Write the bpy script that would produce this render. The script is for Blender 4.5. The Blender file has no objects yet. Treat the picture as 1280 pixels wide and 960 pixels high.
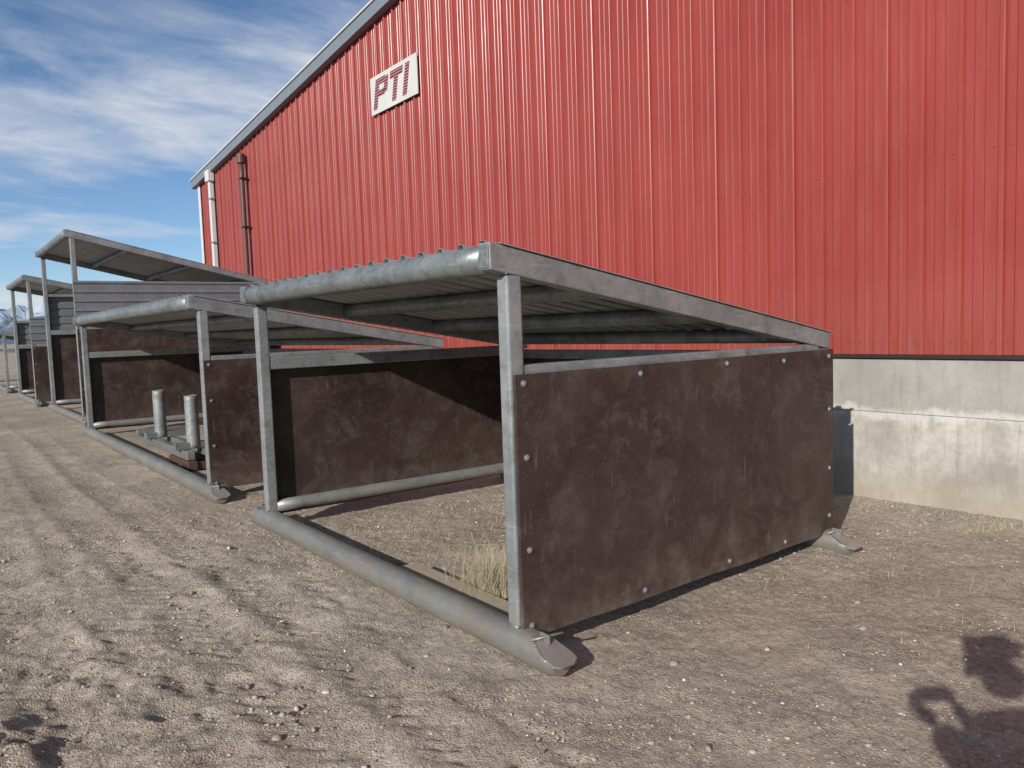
import bpy, math, random
import numpy as np
from mathutils import Vector, Matrix
random.seed(7); rng=np.random.default_rng(7)
sc=bpy.context.scene
D=bpy.data
def link(o,parent=None):
    sc.collection.objects.link(o)
    if parent: o.parent=parent
    return o
def empty(name):
    return link(D.objects.new(name,None))
# ---------------------------------------------------------------- materials
class NT:
    def __init__(s,name):
        s.m=D.materials.new(name); s.m.use_nodes=True
        s.n=s.m.node_tree.nodes; s.l=s.m.node_tree.links
        s.b=s.n['Principled BSDF']; s.tc=s.n.new('ShaderNodeTexCoord')
        s.vec=s.tc.outputs['Object']
    def con(s,a,b): s.l.new(a,b)
    def mapping(s,scale=(1,1,1),vec=None,rot=(0,0,0)):
        k=s.n.new('ShaderNodeMapping'); k.inputs['Scale'].default_value=scale; k.inputs['Rotation'].default_value=rot
        s.con(vec or s.vec,k.inputs[0]); return k.outputs[0]
    def noise(s,scale,detail=3,rough=.55,vec=None,dist=0):
        k=s.n.new('ShaderNodeTexNoise'); k.inputs['Scale'].default_value=scale
        k.inputs['Detail'].default_value=detail; k.inputs['Roughness'].default_value=rough
        k.inputs['Distortion'].default_value=dist
        s.con(vec or s.vec,k.inputs['Vector']); return k.outputs['Fac']
    def vor(s,scale,out='Distance',vec=None,feature='F1'):
        k=s.n.new('ShaderNodeTexVoronoi'); k.feature=feature; k.inputs['Scale'].default_value=scale
        s.con(vec or s.vec,k.inputs['Vector']); return k.outputs[out]
    def vor2(s,scale):
        k=s.n.new('ShaderNodeTexVoronoi'); k.inputs['Scale'].default_value=scale; s.con(s.vec,k.inputs['Vector'])
        c=s.n.new('ShaderNodeSeparateColor'); s.con(k.outputs['Color'],c.inputs[0])
        return k.outputs['Distance'],c.outputs[0],c.outputs[1]
    def ramp(s,fac,stops):
        k=s.n.new('ShaderNodeValToRGB'); e=k.color_ramp.elements
        while len(e)<len(stops): e.new(.5)
        for i,(p,c) in enumerate(stops):
            e[i].position=p; e[i].color=(c[0],c[1],c[2],1) if hasattr(c,'__len__') else (c,c,c,1)
        s.con(fac,k.inputs[0]); return k.outputs[0]
    def mix(s,fac,a,b,mode='MIX'):
        k=s.n.new('ShaderNodeMix'); k.data_type='RGBA'; k.blend_type=mode
        for sock,v in ((k.inputs[0],fac),(k.inputs[6],a),(k.inputs[7],b)):
            if isinstance(v,(int,float)): sock.default_value=v
            elif isinstance(v,tuple): sock.default_value=(*v,1)
            else: s.con(v,sock)
        return k.outputs[2]
    def math(s,op,a,b=0.,c=None):
        k=s.n.new('ShaderNodeMath'); k.operation=op
        for i,v in enumerate((a,b) if c is None else (a,b,c)):
            if isinstance(v,(int,float)): k.inputs[i].default_value=v
            else: s.con(v,k.inputs[i])
        return k.outputs[0]
    def sepz(s,out='Z'):
        k=s.n.new('ShaderNodeSeparateXYZ'); s.con(s.vec,k.inputs[0]); return k.outputs[out]
    def bump(s,h,strength=.3,dist=.01,prev=None):
        k=s.n.new('ShaderNodeBump'); k.inputs['Strength'].default_value=strength; k.inputs['Distance'].default_value=dist
        s.con(h,k.inputs['Height'])
        if prev: s.con(prev,k.inputs['Normal'])
        return k.outputs[0]
    def fin(s,col=None,rough=None,metal=0.,normal=None,spec=None):
        for nm,v in (('Base Color',col),('Roughness',rough),('Metallic',metal),('Normal',normal),('Specular IOR Level',spec)):
            if v is None: continue
            if isinstance(v,(int,float)): s.b.inputs[nm].default_value=v
            elif isinstance(v,tuple): s.b.inputs[nm].default_value=(*v,1)
            else: s.con(v,s.b.inputs[nm])
        return s.m
def m_galv(name,c1,c2,r=.42,metal=.65,dirt=.35,streak=.3):
    t=NT(name)
    vd,k0,k1=t.vor2(38)
    n=t.noise(2.3,5,.65); n2=t.noise(9,4,.7)
    base=t.mix(t.ramp(n,[(.35,0),(.65,1)]),c1,c2)
    base=t.mix(t.math('MULTIPLY',k0,.20),base,(.42,.46,.47))
    base=t.mix(t.math('MULTIPLY',t.ramp(n2,[(.48,0),(.68,1)]),dirt),base,(.13,.115,.095))
    st=t.noise(5,4,.7,vec=t.mapping((.7,.7,8)))
    base=t.mix(t.math('MULTIPLY',t.ramp(st,[(.55,0),(.68,1)]),streak),base,(.52,.54,.53))
    z=t.sepz('Z')  # dust and mud low down
    low=t.math('MULTIPLY',t.ramp(z,[(0.0,.75),(.22,0)]),t.ramp(n2,[(.35,.3),(.6,1)]))
    base=t.mix(low,base,(.30,.25,.195))
    ro=t.ramp(n2,[(.3,r-.06),(.7,r+.2)])
    return t.fin(base,ro,metal,t.bump(t.noise(25,2),.14,.004))
GALV=m_galv('galvanized_steel',(.19,.21,.215),(.315,.335,.335),.45,.4,.55)
GALVD=m_galv('weathered_pipe_steel',(.145,.165,.17),(.285,.31,.31),.40,.5,.7)
SHEET=m_galv('roof_sheet_steel',(.32,.34,.35),(.46,.48,.49),.40,.5,.3)
GREYS=m_galv('grey_siding_paint',(.13,.14,.155),(.17,.18,.195),.5,.2,.15,.05)
def m_brown():
    t=NT('brown_phenolic_board')
    n=t.noise(1.3,5,.65,dist=.5); f=t.noise(4,7,.76,dist=.3)
    st=t.noise(4,4,.7,vec=t.mapping((9,9,1.0)))
    scr=t.noise(6,6,.8,vec=t.mapping((2,2,16),rot=(.25,0,.1)))
    c=t.mix(t.ramp(n,[(.38,0),(.62,1)]),(.030,.016,.014),(.058,.036,.031))
    c=t.mix(t.math('MULTIPLY',t.ramp(f,[(.50,0),(.68,1)]),.5),c,(.125,.100,.088))
    c=t.mix(t.math('MULTIPLY',t.ramp(t.noise(2.2,6,.8),[(.58,0),(.66,1)]),.35),c,(.15,.125,.11))
    rg=t.math('FRACT',t.math('MULTIPLY',t.noise(1.1,1.5,.5,vec=t.mapping((1,1,2.2))),16))
    rg=t.math('MULTIPLY',t.ramp(rg,[(0,0),(.3,1),(.55,0)]),t.ramp(t.noise(.9,2),[(.48,0),(.62,.14)]))
    c=t.mix(rg,c,(.16,.105,.085))
    c=t.mix(t.math('MULTIPLY',t.ramp(scr,[(.60,0),(.70,1)]),.5),c,(.18,.135,.12))
    c=t.mix(t.math('MULTIPLY',t.ramp(st,[(.62,0),(.76,1)]),.5),c,(.22,.19,.17))
    c=t.mix(t.math('MULTIPLY',t.ramp(t.noise(70,2),[(.68,0),(.74,1)]),.5),c,(.26,.21,.18))
    z=t.sepz('Z'); low=t.math('MULTIPLY',t.ramp(z,[(0,1),(.30,0)]),t.ramp(f,[(.35,.0),(.65,.75)]))
    c=t.mix(low,c,(.17,.135,.11))
    ro=t.ramp(f,[(.3,.40),(.7,.66)])
    return t.fin(c,ro,0,t.bump(t.noise(4,3),.25,.02),.4)
BROWN=m_brown()
def m_red():
    t=NT('red_painted_siding')
    n=t.noise(.6,4,.6); st=t.noise(2.5,5,.65,vec=t.mapping((6,6,.35)))
    c=t.mix(t.ramp(n,[(.3,0),(.7,1)]),(.255,.036,.027),(.30,.048,.036))
    c=t.mix(t.math('MULTIPLY',t.ramp(st,[(.48,0),(.78,1)]),.3),c,(.34,.10,.08))  # paler pink streaks: highlights on the sheets painted into the colour
    z=t.sepz('Z'); low=t.math('MULTIPLY',t.ramp(t.math('MULTIPLY',z,.1),[(.12,1),(.20,0)]),t.ramp(st,[(.3,.05),(.6,.4)]))
    c=t.mix(low,c,(.28,.10,.075))
    nb=t.noise(1.3,2,.5,vec=t.mapping((1,1,.35)))
    return t.fin(c,t.ramp(st,[(.3,.28),(.7,.42)]),0,t.bump(nb,.4,.05),.5)
RED=m_red()
def m_simple(name,c,r=.6,metal=0,var=.25,s=6,bump=.1):
    t=NT(name); n=t.noise(s,4,.6)
    c2=tuple(x*(1-var) for x in c)
    return t.fin(t.mix(n,c,c2),r,metal,t.bump(t.noise(s*6,2),bump,.004) if bump else None)
TRIM=m_simple('blue_grey_trim',(.20,.235,.27),.45)
DARK=m_simple('dark_trim',(.035,.02,.018),.5)
WHITE=m_simple('white_painted_metal',(.62,.62,.60),.45,0,.1)
PIPEB=m_simple('brown_pipe_paint',(.11,.06,.045),.5)
WOOD=m_simple('weathered_wood',(.46,.38,.28),.85,0,.4,12,.4)
SCREW=m_simple('zinc_screw',(.36,.37,.38),.4,.5)
def m_conc():
    t=NT('cast_concrete'); z=t.sepz('Z')
    n=t.noise(1.3,6,.70); f=t.noise(14,5,.7)
    c=t.mix(t.ramp(n,[(.38,0),(.62,1)]),(.30,.285,.25),(.50,.48,.43))
    c=t.mix(t.math('MULTIPLY',t.ramp(f,[(.45,0),(.75,1)]),.5),c,(.26,.24,.205))
    zz=t.math('ADD',z,t.math('MULTIPLY',t.math('SUBTRACT',t.noise(2.6,5,.7),.5),.40))
    up=t.ramp(t.math('MULTIPLY',zz,.5),[(.345,0),(.37,1)])
    c=t.mix(t.math('MULTIPLY',up,.55),c,(.30,.29,.27))
    band=t.ramp(t.math('MULTIPLY',zz,.5),[(.31,0),(.345,1),(.36,1),(.385,0)])
    c=t.mix(t.math('MULTIPLY',band,.6),c,(.62,.61,.57))
    st=t.noise(3,5,.7,vec=t.mapping((5,5,.6)))
    c=t.mix(t.math('MULTIPLY',t.ramp(st,[(.52,0),(.70,1)]),.5),c,(.22,.205,.18))
    c=t.mix(t.math('MULTIPLY',t.ramp(z,[(0,1),(.28,0)]),.5),c,(.34,.28,.21))
    pits=t.ramp(t.vor(22,'Distance'),[(.05,0),(.12,1)])
    return t.fin(c,.9,0,t.bump(t.math('ADD',f,t.math('MULTIPLY',pits,.3)),.4,.012),.2)
CONC=m_conc()
def m_ground():
    t=NT('gravelly_dirt')
    big=t.noise(.35,4,.6,dist=.3); mid=t.noise(2.2,6,.7); fine=t.noise(24,6,.78)
    c=t.mix(t.ramp(big,[(.40,0),(.60,1)]),(.355,.285,.215),(.50,.42,.335))
    c=t.mix(t.math('MULTIPLY',t.ramp(mid,[(.44,0),(.60,1)]),.6),c,(.275,.222,.17))
    c=t.mix(t.math('MULTIPLY',t.ramp(t.noise(.85,5,.72),[(.52,0),(.62,1)]),.38),c,(.23,.185,.145))
    c=t.mix(t.math('MULTIPLY',t.ramp(fine,[(.50,0),(.62,1)]),.5),c,(.62,.54,.44))
    c=t.mix(t.math('MULTIPLY',t.ramp(fine,[(.36,1),(.46,0)]),.65),c,(.15,.12,.095))
    d1,a1,b1=t.vor2(80)
    peb=t.ramp(a1,[(.0,(.13,.105,.085)),(.4,(.38,.32,.25)),(.8,(.52,.46,.385)),(1,(.75,.72,.66))])
    dm=t.math('MULTIPLY',t.ramp(d1,[(.28,1),(.5,0)]),t.ramp(mid,[(.35,.3),(.6,.85)]))
    c=t.mix(dm,c,peb)
    h=t.math('ADD',t.math('MULTIPLY',fine,1.6),t.math('MULTIPLY',dm,.45))
    return t.fin(c,.95,0,t.bump(h,.8,.018),.15)
GROUND=m_ground()
# ---------------------------------------------------------------- mesh helpers
def mesh_obj(name,verts,faces,mat,parent=None,smooth=False):
    me=D.meshes.new(name); me.from_pydata([tuple(v) for v in verts],[],faces); me.update()
    me.materials.append(mat)
    if smooth: me.polygons.foreach_set('use_smooth',[True]*len(me.polygons))
    return link(D.objects.new(name,me),parent)
def np_mesh(name,V,F,mat,parent=None,smooth=False):
    V=np.asarray(V,dtype=np.float32);F=np.asarray(F,dtype=np.int32); k=F.shape[1]
    me=D.meshes.new(name); me.vertices.add(len(V)); me.vertices.foreach_set('co',V.ravel())
    me.loops.add(F.size); me.loops.foreach_set('vertex_index',F.ravel())
    me.polygons.add(len(F)); me.polygons.foreach_set('loop_start',np.arange(0,F.size,k,dtype=np.int32))
    me.polygons.foreach_set('use_smooth',np.full(len(F),smooth))
    me.update(calc_edges=True); me.materials.append(mat)
    return link(D.objects.new(name,me),parent)
BF=[(0,3,2,1),(4,5,6,7),(0,1,5,4),(1,2,6,5),(2,3,7,6),(3,0,4,7)]
def box(name,a,b,mat,parent=None,bev=.004,z2=None):
    x0,y0,z0=a;x1,y1,z1=b; w0,w1=(z0,z1) if z2 is None else z2
    v=[(x0,y0,z0),(x1,y0,z0),(x1,y1,w0),(x0,y1,w0),(x0,y0,z1),(x1,y0,z1),(x1,y1,w1),(x0,y1,w1)]
    o=mesh_obj(name,v,BF,mat,parent)
    if bev:
        m=o.modifiers.new('b','BEVEL'); m.width=bev; m.segments=2; m.limit_method='ANGLE'
    return o
def pipe(name,p,q,r,mat,parent=None,n=28,rings=12,wob=0.0,hollow=True):
    p=Vector(p);q=Vector(q);d=(q-p);L=d.length;d.normalize()
    up=Vector((0,0,1)) if abs(d.z)<.9 else Vector((0,1,0))
    s=d.cross(up).normalized();u=s.cross(d).normalized()
    V=[];F=[]
    for i in range(rings+1):
        t=i/rings
        for j in range(n):
            a=2*math.pi*j/n; rr=r*(1+wob*math.sin(7*t+3*a)*.5)
            V.append(p+d*(L*t)+s*math.cos(a)*rr+u*math.sin(a)*rr)
    for i in range(rings):
        for j in range(n):
            k=(j+1)%n; F.append((i*n+k,i*n+j,(i+1)*n+j,(i+1)*n+k))
    if not hollow:
        F.append(tuple(range(n))); F.append(tuple(rings*n+j for j in range(n))[::-1])
    o=mesh_obj(name,V,F,mat,parent)
    for pl in o.data.polygons:
        if len(pl.vertices)==4: pl.use_smooth=True
    if hollow:
        m=o.modifiers.new('s','SOLIDIFY'); m.thickness=min(.007,r*.2); m.offset=1
    return o
def skid_pipe(name,x0,x1,y,zc,r,parent):
    """runner pipe along X; each end scarfed on top and closed with a sloping flat plate"""
    n=48; cl=.20; xs_=[x0+cl*k/10 for k in range(10)]+list(np.linspace(x0+cl,x1-cl,30))+[x1-cl+cl*k/10 for k in range(1,11)]
    V=[];F=[]
    for x in xs_:
        e=min(x-x0,x1-x); s=max(0,1-e/cl); lim=r*(1.0-1.0*s)
        tip=max(0,1-e/.07)
        for j in range(n):
            a=2*math.pi*j/n; dy=math.cos(a)*r*(1+.01*math.sin(x*9+a*2)); dz=math.sin(a)*r
            if dz>lim: dz=lim
            dy*=1-.30*tip*tip
            if dz<lim: dz=dz+(lim-dz)*.18*tip*tip
            V.append((x,y+dy,zc+dz))
    m=len(xs_)
    for i in range(m-1):
        for j in range(n):
            k=(j+1)%n; F.append((i*n+j,i*n+k,(i+1)*n+k,(i+1)*n+j))
    F=[f[::-1] for f in F]; F.append(tuple(range(n))); F.append(tuple((m-1)*n+j for j in range(n))[::-1])
    o=mesh_obj(name,V,F,GALVD,parent); o.data.materials.append(GALV)
    for pl in o.data.polygons:
        c=pl.center; e=min(c.x-x0,x1-c.x)
        if e<cl and pl.normal.z>.6 and len(pl.vertices)==4 and abs(pl.normal.y)<.2: pl.material_index=1
        else: pl.use_smooth=len(pl.vertices)==4 and (cl<e)
    for sg,xe in ((1,x1),(-1,x0)):
        V=[]
        zt=lambda q: zc+r*(1-1.0*q)+.001
        for th in (0,.009):
            for q,w in ((.32,.045),(.95,.080),(1.10,.078),(1.20,.045),(1.20,-.045),(1.10,-.078),(.95,-.080),(.32,-.045)):
                V.append((xe-sg*cl*(1-q),y+w,zt(q)+th+.003))
        f=[tuple(range(8)),tuple(range(15,7,-1))]+[(j,8+j,8+(j+1)%8,(j+1)%8) for j in range(8)]
        mesh_obj('end_plate',V,f,SHEET,parent)
        xq=xe-sg*cl*.62; zq=zt(.38)+.01
        box('tow_lug',(xq-.035,y-.006,zq-.01),(xq+.035,y+.006,zq+.036),GALVD,parent,.004)
        pipe('tow_pin',(xq-.03*sg,y-.07,zq+.010),(xq+.04*sg,y+.085,zq+.03),.007,GALVD,parent,12,2,hollow=False)
    return o
def disc_set(name,pts,axis,r,h,mat,parent):
    V=[];F=[];n=10
    ax=Vector(axis); u=Vector((0,0,1)); s=ax.cross(u).normalized()
    for P in pts:
        P=Vector(P); b=len(V)
        for rr,hh in ((r,0),(r,h*.4),(r*.55,h*.55),(r*.45,h)):
            for j in range(n):
                a=2*math.pi*j/n; V.append(P+ax*hh+s*math.cos(a)*rr+u*math.sin(a)*rr)
        for k in range(3):
            for j in range(n):
                F.append((b+k*n+j,b+k*n+(j+1)%n,b+(k+1)*n+(j+1)%n,b+(k+1)*n+j))
        F.append(tuple(b+3*n+j for j in range(n)))
    return mesh_obj(name,V,F,mat,parent)
def corr(name,x0,x1,y0,z0,y1,z1,mat,parent,pitch=.2,h=.022,thick=.002):
    pts=[];x=x0
    while x<x1:
        for dx,dz in ((0,0),(.06,0),(.075,h),(.115,h),(.13,0)):
            if x+dx*pitch/.2<=x1: pts.append((x+dx*pitch/.2,dz))
        x+=pitch
    pts.append((x1,0)); n=len(pts)
    V=[(a,y0,z0+b) for a,b in pts]+[(a,y1,z1+b) for a,b in pts]
    F=[(i,i+1,n+i+1,n+i) for i in range(n-1)]
    o=mesh_obj(name,V,F,mat,parent); m=o.modifiers.new('s','SOLIDIFY'); m.thickness=thick; m.offset=1
    return o
# ---------------------------------------------------------------- noise
LAT={}
def vn(x,y,s,seed):
    if seed not in LAT: LAT[seed]=np.random.default_rng(seed).random((256,256))
    r=LAT[seed]
    X=x*s;Y=y*s; i=np.floor(X).astype(int);j=np.floor(Y).astype(int); fx=X-i;fy=Y-j
    fx=fx*fx*(3-2*fx);fy=fy*fy*(3-2*fy); g=lambda a,b:r[a%256,b%256]
    return (g(i,j)*(1-fx)+g(i+1,j)*fx)*(1-fy)+(g(i,j+1)*(1-fx)+g(i+1,j+1)*fx)*fy-.5
def gz(x,y):
    x=np.asarray(x,float);y=np.asarray(y,float)
    near=np.exp(-((x+4)/14)**2-((y-3)/7)**2)
    z=-.112+near*(.030*vn(x,y,.6,1)+.020*vn(x,y,2.1,2)+.014*vn(x,y,6,3)+.011*vn(x,y,15,4)+.009*vn(x,y,34,5))
    for y0,w,dp in ((1.22,.14,.016),(1.66,.12,.010),(.45,.16,.015),(-.7,.15,.012),(.1,.1,.010)):
        yy=y-y0-.05*np.sin(x*.55+y0*3)-.02*x*.3
        g=np.exp(-(yy/w)**2)
        z=z-near*dp*g+near*dp*.7*np.exp(-((np.abs(yy)-w*1.7)/(w*.5))**2)
        z=z+near*g*.005*np.sign(np.sin(x*52+np.abs(yy)*40))*(vn(x,y,.8,9)>-.15)
    ch=np.exp(-((x+4.0)/1.3)**2-((y-.75)/.5)**2)
    z=z+ch*(.042*vn(x,y,9,11)+.030*vn(x,y,20,12))
    md=np.exp(-((x+3.75)/.30)**2-((y-.12)/.20)**2); z=z+md*(.05+.09*vn(x,y,12,13)+.05*vn(x,y,28,14))
    z=z+.03*np.exp(-((y-6.9)/.35)**2)*near
    return z
FT=np.stack([rng.uniform(-7.5,-1.5,70),rng.uniform(.3,2.1,70),rng.uniform(-.5,.5,70)],-1)
# ---------------------------------------------------------------- ground
def axis(a0,a1,res,far,g=1.13,pre=None):
    mid=list(np.arange(a0,a1,res)); up=[];s=res;v=mid[-1]
    while v<far: s*=g; v+=s; up.append(v)
    dn=[];s=res;v=mid[0]
    while v>-far:
        if pre and v>pre[0]: s=min(s*g,pre[1])
        else: s*=g
        v-=s; dn.append(v)
    return np.array(dn[::-1]+mid+up)
xs=axis(-8.0,.4,.020,9000,1.13,(-20,.06)); ys=axis(-.2,7.0,.022,9000,1.13)
X,Y=np.meshgrid(xs,ys,indexing='ij'); Z=gz(X,Y)
for fx,fy,fa in FT:   # boot prints
    c,s=math.cos(fa),math.sin(fa); u=(X-fx)*c+(Y-fy)*s; v=-(X-fx)*s+(Y-fy)*c
    g=np.exp(-(u/.13)**4-(v/.046)**4); Z=Z-.013*g*(1+.4*np.sign(np.sin(u*150)))
V=np.stack([X,Y,Z],-1).reshape(-1,3); ny=len(ys);nx=len(xs)
I,J=np.meshgrid(np.arange(nx-1),np.arange(ny-1),indexing='ij'); b=(I*ny+J).ravel()
np_mesh('ground',V,np.stack([b,b+ny,b+ny+1,b+1],-1),GROUND,smooth=True)
# gravel
t=NT('gravel_stones'); at=t.n.new('ShaderNodeAttribute'); at.attribute_name='Col'
GRV=t.fin(at.outputs['Color'],.85,0,None,.2)
def ico(sub):
    import bmesh
    bm=bmesh.new(); bmesh.ops.create_icosphere(bm,subdivisions=sub,radius=1)
    v=np.array([p.co[:] for p in bm.verts]);f=np.array([[q.index for q in p.verts] for p in bm.faces]);bm.free();return v,f
def stones(name,pos,size,sub):
    v,f=ico(sub);n=len(pos);nv=len(v)
    s=size[:,None]*rng.uniform(.6,1.25,(n,3)); s[:,2]*=.6
    A=rng.uniform(0,6.28,n);c,sn=np.cos(A),np.sin(A)
    P=v[None]*(1+rng.uniform(-.16,.16,(n,nv,1)))*s[:,None]
    Q=np.stack([P[...,0]*c[:,None]-P[...,1]*sn[:,None],P[...,0]*sn[:,None]+P[...,1]*c[:,None],P[...,2]],-1)
    zz=gz(pos[:,0],pos[:,1]); Q=Q+np.stack([pos[:,0],pos[:,1],zz+size*.18],-1)[:,None]
    F=(f[None]+(np.arange(n)*nv)[:,None,None]).reshape(-1,3)
    o=np_mesh(name,Q.reshape(-1,3),F,GRV,smooth=sub>1)
    pal=np.array([(.35,.29,.23),(.46,.39,.31),(.22,.185,.155),(.38,.36,.33),(.60,.57,.51),(.32,.25,.195)])
    col=pal[rng.choice(6,n,p=[.27,.25,.18,.14,.06,.10])]*rng.uniform(.8,1.2,(n,1))
    ca=o.data.color_attributes.new('Col','FLOAT_COLOR','POINT')
    C=np.ones((n,nv,4),dtype=np.float32); C[...,:3]=col[:,None]; ca.data.foreach_set('color',C.ravel()); return o
n=30000
px=-8*rng.random(n)**.8+.2; py=-.1+6.8*rng.random(n)
dens=vn(px,py,.9,21)+vn(px,py,2.5,22)
k=(dens+rng.uniform(-.5,.5,n))>-.05; px,py=px[k],py[k]
sz=np.clip(rng.lognormal(math.log(.0048),.45,len(px)),.002,.015)
stones('gravel',np.stack([px,py],-1),sz,1)
n=300; p2=np.stack([-10*rng.random(n)**.8,-.1+6.8*rng.random(n)],-1)
cl=np.stack([rng.normal(-3.35,.16,50),rng.normal(1.22,.10,50)],-1)
cl2=np.stack([rng.normal(-2.6,.25,30),rng.normal(1.1,.12,30)],-1)
p2=np.concatenate([p2,cl,cl2]); s2=np.clip(rng.lognormal(math.log(.010),.35,len(p2)),.006,.024)
big=np.array([(-2.42,1.33),(-2.36,1.26),(-2.5,2.9),(-2.3,3.4),(-2.1,4.0),(-1.9,2.4),(-3.4,2.0)]); sb=np.array([.03,.022,.022,.02,.025,.018,.02])
stones('loose_stones',np.concatenate([p2,big]),np.concatenate([s2,sb]),2)
# dry grass
STRAW=m_simple('dry_grass',(.62,.53,.36),.85,0,.45,20,0)
def grass(name,pts,hmin,hmax,spread,w=.0018):
    V=[];F=[]
    Zs=gz(np.array([p_[0] for p_ in pts]),np.array([p_[1] for p_ in pts]))
    for (x,y),z in zip(pts,Zs):
        z=float(z); h=random.uniform(hmin,hmax);a=random.uniform(0,6.28);l=random.uniform(.1,1)*spread*h
        b=len(V); px_,py_=-math.sin(a)*w,math.cos(a)*w
        dx,dy=math.cos(a)*l,math.sin(a)*l
        for t_ in (0,.4,.75,1):
            q=t_**1.8; ww=(1-t_*.85); zz=z-.01+h*(t_-.25*t_*t_*spread*.8)
            V+= [(x+dx*q+px_*ww,y+dy*q+py_*ww,zz),(x+dx*q-px_*ww,y+dy*q-py_*ww,zz)]
        for i in range(3): F.append((b+2*i,b+2*i+1,b+2*i+3,b+2*i+2))
    return mesh_obj(name,V,F,STRAW)
pts=[(-3.86+random.gauss(0,.14),2.84+random.gauss(0,.11)) for _ in range(2600)]
grass('dry_grass_tuft',pts,.06,.44,1.1,.0015)
pts=[]
for _ in range(240):
    cx=random.uniform(-4.2,3.5);cy=6.78-abs(random.gauss(0,.24)); pts+=[(cx+random.gauss(0,.07),min(6.86,cy+random.gauss(0,.04))) for _ in range(random.randint(6,30))]
for _ in range(150):
    cx=random.uniform(-6.3,-3.2);cy=random.uniform(2.5,4.8); pts+=[(cx+random.gauss(0,.06),cy+random.gauss(0,.05)) for _ in range(9)]
for _ in range(40):
    cx=random.uniform(-3,-.5);cy=random.uniform(3.6,6.2); pts+=[(cx+random.gauss(0,.05),cy+random.gauss(0,.04)) for _ in range(8)]
grass('dry_weeds',pts,.02,.11,1.4,.0014)
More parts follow.
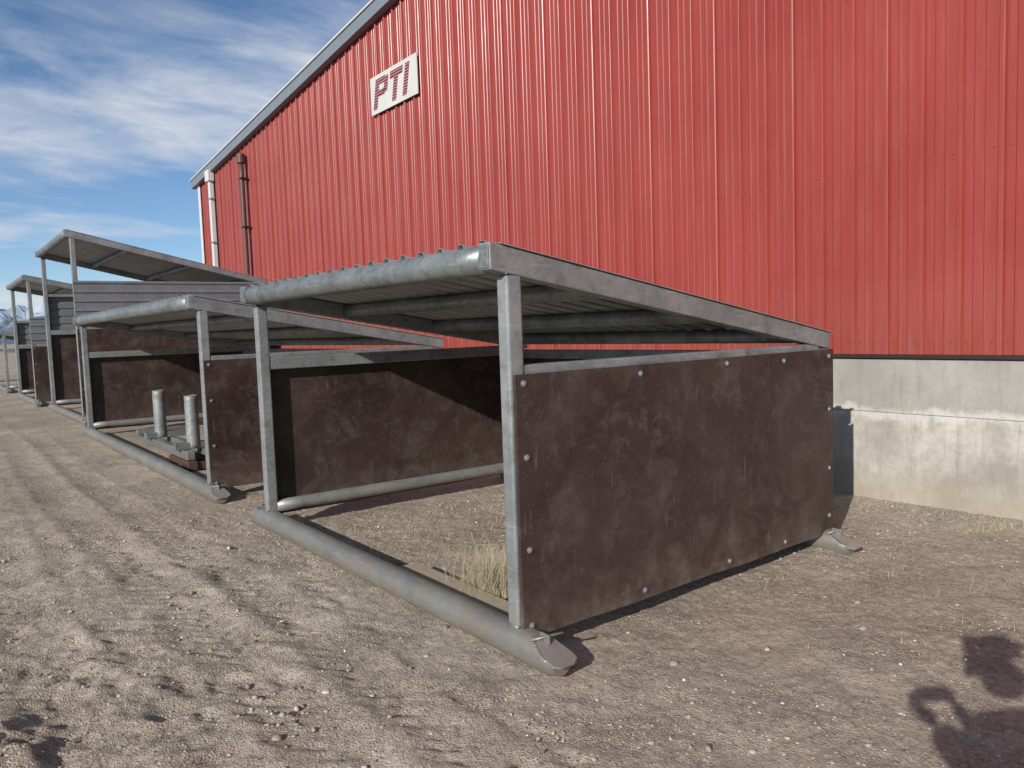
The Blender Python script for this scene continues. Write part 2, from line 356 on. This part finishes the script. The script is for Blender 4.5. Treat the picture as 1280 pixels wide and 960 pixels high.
# ---------------------------------------------------------------- shelters
def shelter(x0,x1,yF,yR,zF,zR,ptop=1.36,band=None,boards=True,beam=.135,purl=3,name='livestock_shelter'):
    E=empty(name); w=.095; s=(zR-zF)/(yR-yF); top=lambda y:zF+s*(y-yF)
    yb=yF-.10; ye=yR+.04
    for nm,a,b,sgn in (('left',x0,x0+w,-1),('right',x1-w,x1,1)):
        box('end_beam_'+nm,(a,yb,top(yb)-beam),(b,ye,top(yb)),GALV,E,.006,(top(ye)-beam*.88,top(ye)))
        box('beam_cap_'+nm,(a+.008,yb-.006,top(yb)-beam+.008),(b-.008,yb-.0005,top(yb)-.012),GALVD,E,.003)
        box('front_post_'+nm,(a+.003,yF,.0),(b-.003,yF+w,top(yF+w)-beam+.01),GALV,E,.012)
        box('rear_post_'+nm,(a+.003,yR-w,-.02),(b-.003,yR,top(yR)-beam+.01),GALV,E,.01)
        box('top_rail_'+nm,(a+.01,yF+w,ptop-.06),(b-.01,yR-w,ptop+.045),GALV,E,.008)
        xm=(a+b)/2
        pipe('bottom_rail_'+nm,(xm,yF+w-.01,.09),(xm,yR-w,.075),.048,GALV,E)
        pipe('weld_'+nm,(a-.001,yF-.001,top(yF)-beam+.0),(b+.001,yF-.001,top(yF)-beam+.0),.005,GALVD,E,8,2,hollow=False)
        pipe('weld_base_'+nm,(a-.001,yF-.001,.066),(b+.001,yF-.001,.066),.007,GALVD,E,8,2,hollow=False)
        if not boards: continue
        xo=b+.002 if sgn>0 else a-.022
        V=[];F=[];K=14;Lz=6;y0_,y1_=yF+.012,yR+.03
        for side in (0,.02):
            for i in range(K+1):
                for j in range(Lz+1):
                    fy,fz=i/K,j/Lz; bow=.008*math.sin(fy*math.pi*3+x0)*math.sin(fz*math.pi)*sgn+ (.006*sgn if sgn>0 else 0)
                    edge=.004*math.sin(fy*17) if j in (0,) else 0
                    V.append((xo+side+abs(bow)*sgn*.8,y0_+(y1_-y0_)*fy,ptop*fz+edge))
        M_=(K+1)*(Lz+1); g=lambda s_,i,j:s_*M_+i*(Lz+1)+j
        for i in range(K):
            for j in range(Lz):
                F.append((g(0,i,j),g(0,i,j+1),g(0,i+1,j+1),g(0,i+1,j))); F.append((g(1,i,j),g(1,i+1,j),g(1,i+1,j+1),g(1,i,j+1)))
            F.append((g(0,i,0),g(0,i+1,0),g(1,i+1,0),g(1,i,0))); F.append((g(0,i,Lz),g(1,i,Lz),g(1,i+1,Lz),g(0,i+1,Lz)))
        for j in range(Lz):
            F.append((g(0,0,j),g(1,0,j),g(1,0,j+1),g(0,0,j+1))); F.append((g(0,K,j),g(0,K,j+1),g(1,K,j+1),g(1,K,j)))
        mesh_obj('board_'+nm,V,F,BROWN,E)
        if sgn>0:
            P=[]; ya,yz=yF+.06,yR-.03; xw=xo+.024
            for f in (0,.30,.58,.80,1): P.append((xw,ya+(yz-ya)*f,ptop-.045-.01*math.sin(f*9)))
            for f in (.3,.58,.80): P.append((xw,ya+(yz-ya)*f,.05))
            for f in (.05,.34,.69): P.append((xw,ya+.005,ptop*f))
            for f in (.10,.36,.68): P.append((xw,yz,ptop*f))
            disc_set('washers',P,(1,0,0),.017,.012,SCREW,E)
        if band:
            zs=[];z=ptop+.06
            while z<band: 
                zs+= [(z,0),(z+.10,0),(z+.115,.02),(z+.15,.02),(z+.165,0)]; z+=.19
            nv=len(zs);xx=xo+(.005 if sgn>0 else .015)
            V=[(xx+sgn*d,yF+.0,zz) for zz,d in zs]+[(xx+sgn*d,yR,zz) for zz,d in zs]
            oo=mesh_obj('ribbed_siding_'+nm,V,[(i,nv+i,nv+i+1,i+1) for i in range(nv-1)],GREYS,E)
            m=oo.modifiers.new('s','SOLIDIFY'); m.thickness=.003
            box('mid_rail_'+nm,(a+.01,yF+w,band-.06),(b-.01,yR-w,band+.01),GALV,E,.006)
    if boards: box('rear_board',(x0,yR+.004,.02),(x1,yR+.022,ptop-.01),BROWN,E,.002)
    box('rear_rail',(x0+w,yR-w+.01,ptop-.1),(x1-w,yR-.01,ptop-.01),GALV,E,.006)
    r=.068; hz=top(yF-.03)-r+.004
    pipe('front_header',(x0+w-.002,yF-.03,hz),(x1-w+.002,yF-.03,hz),r,GALVD,E,36)
    for i in range(purl):
        y=yF+(yR-yF)*(.29+.325*i if purl==3 else (i+1)/(purl+.3)); 
        pipe('purlin_%d'%i,(x0+w-.002,y,top(y)-.052),(x1-w+.002,y,top(y)-.052),.048,GALVD,E)
    corr('roof_sheet',x0+.004,x1-.004,yF-.05,top(yF-.05)+.004,ye+.02,top(ye+.02)+.004,SHEET,E)
    for nm,a,b in (('left',x0-.012,x0+.03),('right',x1-.03,x1+.012)):
        box('edge_flange_'+nm,(a,yb+.06,top(yb+.06)+.0025),(b,ye+.05,top(yb+.06)+.0065),SHEET,E,0,(top(ye+.05)+.0025,top(ye+.05)+.0065))
    skid_pipe('skid_front',x0-.30,x1+.29,yF+.035,-.025,.088,E)
    skid_pipe('skid_rear',x0-.30,x1+.22,yR-.05,-.05,.088,E)
    return E
shelter(-6.66,-3.03,2.33,5.26,2.0,1.487)
shelter(-15.55,-8.27,2.33,5.26,2.02,1.487)
shelter(-22.4,-17.8,2.60,6.55,3.84,2.90,1.85,2.80)
shelter(-28.6,-24.2,2.45,6.2,3.40,2.60,1.5,2.3)
shelter(-38.5,-32,2.40,5.4,2.05,1.5,boards=False)
# steel stand inside second shelter
E=empty('steel_pipe_stand')
for i,(x,y) in enumerate(((-10.65,2.83),(-12.25,2.80))):
    pipe('upright_pipe_%d'%i,(x,y,.14),(x,y,.84),.078,GALV,E,28)
    box('pipe_saddle_%d'%i,(x-.11,y-.012,.70),(x-.079,y+.012,.80),GALVD,E)
box('base_tube_front',(-12.9,2.66,.02),(-10.35,2.76,.13),GALVD,E,.008)
box('base_tube_rear',(-12.9,2.92,.02),(-10.35,3.02,.13),GALVD,E,.008)
box('lower_tube_front',(-11.2,2.64,-.105),(-10.25,2.76,.012),PIPEB,E,.008)
box('lower_tube_rear',(-11.2,2.9,-.105),(-10.25,3.02,.012),PIPEB,E,.008)
for i,x in enumerate((-12.8,-12.25,-10.65)):
    box('cross_tube_%d'%i,(x-.06,2.58,.134),(x+.06,3.3,.22),GALVD,E,.006)
box('foot_tube',(-10.42,2.55,-.10),(-10.28,3.5,-.02),PIPEB,E,.006)
E=empty('wooden_plank'); box('plank_board',(-4.60,2.52,-.10),(-3.2,2.66,-.015),WOOD,E,.006)
# ---------------------------------------------------------------- building
B=empty('red_metal_building')
WY=6.90; XL=-23.55; XR=18.0; XRG=-2.8; ZE=6.10; ZB=1.24
ztop=lambda x: ZE+.1*(x-XL) if x<XRG else ZE+.1*(XRG-XL)-.1*(x-XRG)
p=.3048; prof=[]; x=XL; i=0
while x<XR:
    lap=(i%3==0)
    e=.010 if lap else .0035; hh=.040 if lap else .034
    base=[(0,0),(.016,hh),(.044,hh),(.044+e,hh-e*.72),(.064,0)] if not lap else [(0,0),(.016,hh),(.042,hh),(.042+e,hh-e*.72),(.062,.003),(.068,.003),(.0685,0)]
    base+=[(.125,0),(.133,.007),(.152,.007),(.160,0),(.205,0),(.213,.007),(.232,.007),(.240,0)]
    for dx,d in base: prof.append((x+dx,d))
    x+=p;i+=1
prof.append((x,0)); XR=x
n=len(prof)
V=[(a,WY-d,ZB) for a,d in prof]+[(a,WY-d,ztop(a)) for a,d in prof]
mesh_obj('siding',V,[(i,i+1,n+i+1,n+i) for i in range(n-1)],RED,B)
YB=WY+45
box('side_wall_left',(XL-.0,WY+.05,ZB),(XL+.1,YB,ZE),RED,B,0)
box('side_wall_right',(XR-.1,WY+.05,ZB),(XR,YB,ztop(XR)),RED,B,0)
mesh_obj('rear_wall',[(XL,YB,0),(XR,YB,0),(XR,YB,ztop(XR)),(XRG,YB,ztop(XRG)),(XL,YB,ZE)],[(0,4,3,2,1)],RED,B)
def slab(name,x0,x1,y0,y1,off,th,mat):
    V=[]
    for y in (y0,y1):
        V+=[(x0,y,ztop(x0)+off),(x1,y,ztop(x1)+off),(x1,y,ztop(x1)+off+th),(x0,y,ztop(x0)+off+th)]
    return mesh_obj(name,V,[(0,1,2,3),(7,6,5,4),(0,4,5,1),(1,5,6,2),(2,6,7,3),(3,7,4,0)],mat,B)
slab('roof_left',XL-.30,XRG,WY-.02,YB,.01,.12,TRIM); slab('roof_right',XRG,XR+.3,WY-.02,YB,.01,.12,TRIM)
slab('rake_trim_left',XL-.32,XRG,WY-.16,WY-.024,-.10,.22,TRIM); slab('rake_trim_right',XRG,XR+.3,WY-.16,WY-.024,-.10,.22,TRIM)
slab('rake_cap_left',XL-.34,XRG,WY-.19,WY-.01,.123,.03,WHITE)
box('corner_trim',(XL-.03,WY-.06,ZB),(XL+.16,WY-.041,ZE-.11),WHITE,B,.004)
box('base_trim_shadow',(XL,WY-.055,ZB-.035),(XR,WY-.003,ZB-.002),DARK,B,.003)  # base trim strip, its shadow painted in as the near-black colour
box('foundation_lower',(XL-.02,WY-.02,-.6),(XR,WY+.3,.712),CONC,B,.006)
box('foundation_upper',(XL-.02,WY-.026,.7145),(XR,WY+.3,ZB-.04),CONC,B,.008)
box('foundation_left',(XL-.02,WY+.302,-.6),(XL+.3,YB,ZB-.003),CONC,B,0)
JN=m_simple('joint_concrete',(.22,.21,.19),.9)  # darker grey than the wall, for the vertical form seams
for xj in (-9.2,-5.5,-1.83,1.85,5.5):
    box('form_joint',(xj-.004,WY-.0295,-.3),(xj+.004,WY-.022,ZB-.045),JN,B,0)
P=[];x=XL
while x<XR:
    if x>-16:
        for z in (1.34,2.9,4.45,6.0,7.4):
            if z<ztop(x)-.2:
                P.append((x+.085,WY-.001,z)); P.append((x+.275,WY-.001,z))
    x+=p
disc_set('siding_screws',P,(0,-1,0),.006,.007,m_simple('painted_screw',(.16,.03,.025),.5),B)
box('downspout',(-22.25,WY-.17,.5),(-22.09,WY-.055,5.95),WHITE,B,.01)
box('downspout_head',(-22.33,WY-.22,5.9),(-22.02,WY-.05,6.2),WHITE,B,.015)
for z in (2.5,4.2,5.4): box('downspout_strap',(-22.28,WY-.176,z),(-22.06,WY-.05,z+.05),TRIM,B,.003)
pipe('vent_pipe',(-19.5,WY-.16,1.0),(-19.5,WY-.16,5.95),.055,PIPEB,B)
pipe('vent_cap',(-19.5,WY-.16,5.90),(-19.5,WY-.16,6.13),.10,PIPEB,B,hollow=False)
for z in (2.6,4.3,5.5): box('pipe_bracket',(-19.6,WY-.22,z),(-19.4,WY-.04,z+.05),DARK,B,.004)
# sign
S=empty('building_sign')
sx0,sx1,sz0,sz1=-12.74,-11.12,5.49,6.15; sy=WY-.05
t=NT('sign_face'); f=t.noise(3,5); SF=t.fin(t.mix(f,(.62,.62,.58),(.48,.48,.45)),.5)
box('sign_panel',(sx0,sy-.02,sz0),(sx1,sy,sz1),SF,S,.003)
t=NT('sign_letter_red'); z=t.sepz('Z')
w=t.math('FRACT',t.math('MULTIPLY',z,22.0)); SL=t.fin(t.mix(t.ramp(w,[(.70,0),(.76,1)]),(.15,.012,.022),(.45,.32,.32)),.5)
lz0,lz1=sz0+.08,sz1-.08; H=lz1-lz0; bx=sx0+.10
def lt(x0,z0,x1,z1):
    V=[]
    for y in (sy-.030,sy-.0206):
        for (a,b) in ((x0,z0),(x1,z0),(x1,z1),(x0,z1)): V.append((bx+a+.26*b,y,lz0+b))
    mesh_obj('letter_part',V,[(0,1,2,3),(7,6,5,4),(0,4,5,1),(1,5,6,2),(2,6,7,3),(3,7,4,0)],SL,S)
a=.13
lt(0,0,a,H); lt(a,H-.10,.33,H); lt(.33,H-.27,.45,H-.015); lt(a,H-.30,.36,H-.20)
lt(.53,H-.11,.95,H); lt(.675,0,.805,H-.11)
lt(1.04,0,1.17,H)
# ---------------------------------------------------------------- mountains
na=1100; ang=np.linspace(0,2*np.pi,na,endpoint=False); rows=18
V=[]
for r_ in range(rows):
    R=4200+r_*150; prof_=min(1,r_/11.0) if r_<12 else 1-(r_-11)*.1
    xx=np.cos(ang)*R;yy=np.sin(ang)*R
    rid=260+90*vn(ang*9,ang*0+3,1,31)+100*vn(ang*26,ang*0+r_*.35,1,32)+90*vn(ang*70,ang*0+r_*.9,1,33)+60*vn(ang*180,ang*0+r_*1.3,1,34)
    V.append(np.stack([xx,yy,-8+np.maximum(rid,20)*prof_**1.2],-1))
V=np.concatenate(V); F=[]
for r_ in range(rows-1):
    for j in range(na):
        k=(j+1)%na; F.append((r_*na+j,(r_+1)*na+j,(r_+1)*na+k,r_*na+k))
t=NT('hazy_snowy_mountain'); z=t.sepz('Z')
nz_=t.noise(.014,7,.75); hh=t.math('ADD',z,t.math('MULTIPLY',t.math('SUBTRACT',nz_,.5),420))
c=t.mix(t.ramp(t.math('MULTIPLY',hh,.003),[(.34,0),(.50,1)]),(.13,.17,.23),(.46,.52,.60))  # rock and snow, with distance haze painted in as the blue-grey tint
np_mesh('mountains',V,F,t.fin(c,.95,0,None,.0),smooth=True)
# ---------------------------------------------------------------- camera
A=Vector((-745,46,-960)).normalized(); Bv=Vector((1279,115,-960)); Bv=(Bv-A*A.dot(Bv)).normalized()
Xc=-A; Zc=Xc.cross(Bv)
M=Matrix((Xc,Bv,Zc)).to_4x4(); M.translation=Vector((0,0,1.6))
cd=D.cameras.new('camera'); cam=link(D.objects.new('camera',cd)); cam.matrix_world=M
cd.sensor_width=36; cd.lens=27; cd.clip_start=.05; cd.clip_end=30000; sc.camera=cam
# ---------------------------------------------------------------- photographer (casts the shadow at lower right)
def skin(name,verts,edges,rad,mat,parent,sub=2):
    me=D.meshes.new(name); me.from_pydata(verts,edges,[]); me.materials.append(mat)
    o=link(D.objects.new(name,me),parent); m=o.modifiers.new('skin','SKIN'); m.use_smooth_shade=True
    sv=me.skin_vertices[0].data
    for i,r in enumerate(rad):
        rr=(r,r) if isinstance(r,(int,float)) else r
        sv[i].radius=rr; sv[i].use_root=(i==0)
    s=o.modifiers.new('sub','SUBSURF'); s.levels=sub; s.render_levels=sub
    return o
PH=empty('photographer')
t=NT('clothes'); z=t.sepz('Z'); CL=t.fin(t.mix(t.ramp(z,[(.88,0),(.885,1)]),(.035,.05,.09),(.05,.05,.055)),.85,0,t.bump(t.noise(14,4),.4,.02))
SKN=m_simple('skin',(.52,.32,.23),.5,0,.1); HAIR=m_simple('dark_cap',(.05,.045,.04),.8)
C=Vector((.33,.13,0)); Rv=Vector((.6127,.7896,0)).normalized(); Fv=Vector((-.7895,.6127,0)).normalized()
def Pp(r,f,z): v=C+Rv*r+Fv*f; return (v.x,v.y,z)
vs=[Pp(0,-.05,.90),Pp(0,-.05,1.10),Pp(0,-.04,1.32),Pp(0,-.02,1.50),Pp(0,.0,1.60),
    Pp(-.19,-.02,1.47),Pp(-.19,.04,1.33),(.075,-.075,1.50),
    Pp(.20,-.02,1.47),Pp(.17,.06,1.30),(.15,.06,1.49),
    Pp(-.10,-.05,.82),Pp(-.13,-.02,.44),Pp(-.14,-.06,.0),Pp(-.15,.10,-.06),
    Pp(.10,-.05,.82),Pp(.14,-.03,.44),Pp(.17,-.08,.0),Pp(.19,.07,-.06)]
ed=[(0,1),(1,2),(2,3),(3,4),(3,5),(5,6),(6,7),(3,8),(8,9),(9,10),(0,11),(11,12),(12,13),(13,14),(0,15),(15,16),(16,17),(17,18)]
rd=[(.17,.14),(.18,.15),(.22,.16),(.17,.13),.095,.11,.09,.06,.11,.09,.06,.11,.075,.06,.045,.11,.075,.06,.045]
skin('body',vs,ed,rd,CL,PH)
hc=Vector(Pp(-.03,.03,1.74))
hv=[tuple(hc+Vector((0,0,-.12))),tuple(hc+Fv*.015+Vector((0,0,-.06))),tuple(hc),tuple(hc+Vector((0,0,.06)))]
skin('head',hv,[(0,1),(1,2),(2,3)],[.08,.095,.105,.085],SKN,PH)
skin('nose',[tuple(hc+Fv*.095+Vector((0,0,.01))),tuple(hc+Fv*.122+Vector((0,0,-.025)))],[(0,1)],[.009,.014],SKN,PH)
for sg in (-1,1):
    skin('ear',[tuple(hc+Rv*sg*.095+Vector((0,0,.015))),tuple(hc+Rv*sg*.10+Vector((0,0,-.03)))],[(0,1)],[.014,.01],SKN,PH)
    skin('eye',[tuple(hc+Rv*sg*.033+Fv*.09+Vector((0,0,.015))),tuple(hc+Rv*sg*.036+Fv*.09+Vector((0,0,.015)))],[(0,1)],[.009,.009],HAIR,PH)
skin('mouth',[tuple(hc-Rv*.02+Fv*.094+Vector((0,0,-.055))),tuple(hc+Rv*.02+Fv*.094+Vector((0,0,-.055)))],[(0,1)],[.005,.005],HAIR,PH)
skin('cap',[tuple(hc+Vector((0,0,.055))-Fv*.01),tuple(hc+Vector((0,0,.105))),tuple(hc+Fv*.12+Vector((0,0,.06)))],[(0,1),(0,2)],[.118,.09,(.07,.012)],HAIR,PH)
bk=Vector((.7895,-.6093,0)); pc=Vector((0,0,1.6))+bk*.03
for side,w_ in ((-1,(.075,-.075,1.50)),(1,(.15,.06,1.49))):
    palm=pc+Rv*side*.085+bk*.03+Vector((0,0,-.035))
    skin('hand_palm',[w_,tuple(palm)],[(0,1)],[(.040,.034),(.040,.028)],SKN,PH)
    for i in range(4):
        z_=-.045+.022*i; L_=(.8,.95,1,.9)[i]
        a0=palm+Vector((0,0,z_+.02))+Rv*side*.004
        skin('finger_%d'%i,[tuple(a0),tuple(a0-bk*.025*L_+Rv*side*.012),tuple(a0-bk*.04*L_-Rv*side*.006)],[(0,1),(1,2)],[.009,.0085,.007],SKN,PH,1)
    a0=palm+bk*.01
    skin('thumb',[tuple(a0),tuple(a0+Vector((0,0,.03))-Rv*side*.02),tuple(a0+Vector((0,0,.045))-Rv*side*.04-bk*.012)],[(0,1),(1,2)],[.012,.010,.008],SKN,PH,1)
V=[]
for dz in (-.037,.037):
    for a_,b_ in ((-.078,0),(.078,0),(.078,.008),(-.078,.008)): v=pc+Rv*a_+bk*b_+Vector((0,0,dz)); V.append(tuple(v))
mesh_obj('phone',V,BF,HAIR,PH)
# ---------------------------------------------------------------- light
EL=math.radians(24); hx,hy=-.403,.915
d=Vector((hx*math.cos(EL),hy*math.cos(EL),-math.sin(EL)))
sd=D.lights.new('sun','SUN'); sd.energy=4.9; sd.angle=math.radians(.5); sd.color=(1,.95,.87)
so=link(D.objects.new('sun',sd)); so.rotation_euler=d.to_track_quat('-Z','Y').to_euler(); so.location=(5,-12,8)
W=D.worlds.new('World'); sc.world=W; W.use_nodes=True; N=W.node_tree.nodes; L=W.node_tree.links
bg=N['Background']; sky=N.new('ShaderNodeTexSky'); sky.sky_type='NISHITA'; sky.sun_disc=False
sky.sun_elevation=EL; sky.sun_rotation=math.atan2(-hx,-hy); sky.altitude=1800; sky.air_density=1.0; sky.dust_density=.2; sky.ozone_density=4.0
tc=N.new('ShaderNodeTexCoord'); sp=N.new('ShaderNodeSeparateXYZ'); L.new(tc.outputs['Generated'],sp.inputs[0])
def mth(op,a,b=0.):
    k=N.new('ShaderNodeMath'); k.operation=op
    for i_,v in enumerate((a,b)):
        if isinstance(v,(int,float)): k.inputs[i_].default_value=v
        else: L.new(v,k.inputs[i_])
    return k.outputs[0]
dz=mth('ADD',mth('MAXIMUM',sp.outputs['Z'],0.),.16)
cb=N.new('ShaderNodeCombineXYZ'); L.new(mth('DIVIDE',sp.outputs['X'],dz),cb.inputs[0]); L.new(mth('DIVIDE',sp.outputs['Y'],dz),cb.inputs[1])
mp=N.new('ShaderNodeMapping'); mp.inputs['Rotation'].default_value=(0,0,.9); mp.inputs['Scale'].default_value=(1.4,.9,1); mp.inputs['Location'].default_value=(.35,.2,0); L.new(cb.outputs[0],mp.inputs[0])
def nz(scale,det,ro,dist):
    k=N.new('ShaderNodeTexNoise'); k.inputs['Scale'].default_value=scale;k.inputs['Detail'].default_value=det;k.inputs['Roughness'].default_value=ro;k.inputs['Distortion'].default_value=dist
    L.new(mp.outputs[0],k.inputs['Vector']); return k.outputs['Fac']
def rmp(f,st):
    k=N.new('ShaderNodeValToRGB'); e=k.color_ramp.elements
    for i_,(p_,c_) in enumerate(st): e[i_].position=p_; e[i_].color=(c_,c_,c_,1)
    L.new(f,k.inputs[0]); return k.outputs[0]
c1=rmp(nz(1.3,6,.55,.3),[(.43,0),(.62,1)]); c2=rmp(nz(3.2,8,.60,.5),[(.3,.3),(.66,1)])
cf=mth('MULTIPLY',mth('MULTIPLY',c1,c2),.95)
mx=N.new('ShaderNodeMix'); mx.data_type='RGBA'; L.new(cf,mx.inputs[0]); L.new(sky.outputs[0],mx.inputs[6]); mx.inputs[7].default_value=(5.9,6.2,6.7,1)
L.new(mx.outputs[2],bg.inputs['Color']); bg.inputs['Strength'].default_value=.115
sc.view_settings.view_transform='Standard'; sc.view_settings.look='None'; sc.view_settings.exposure=0
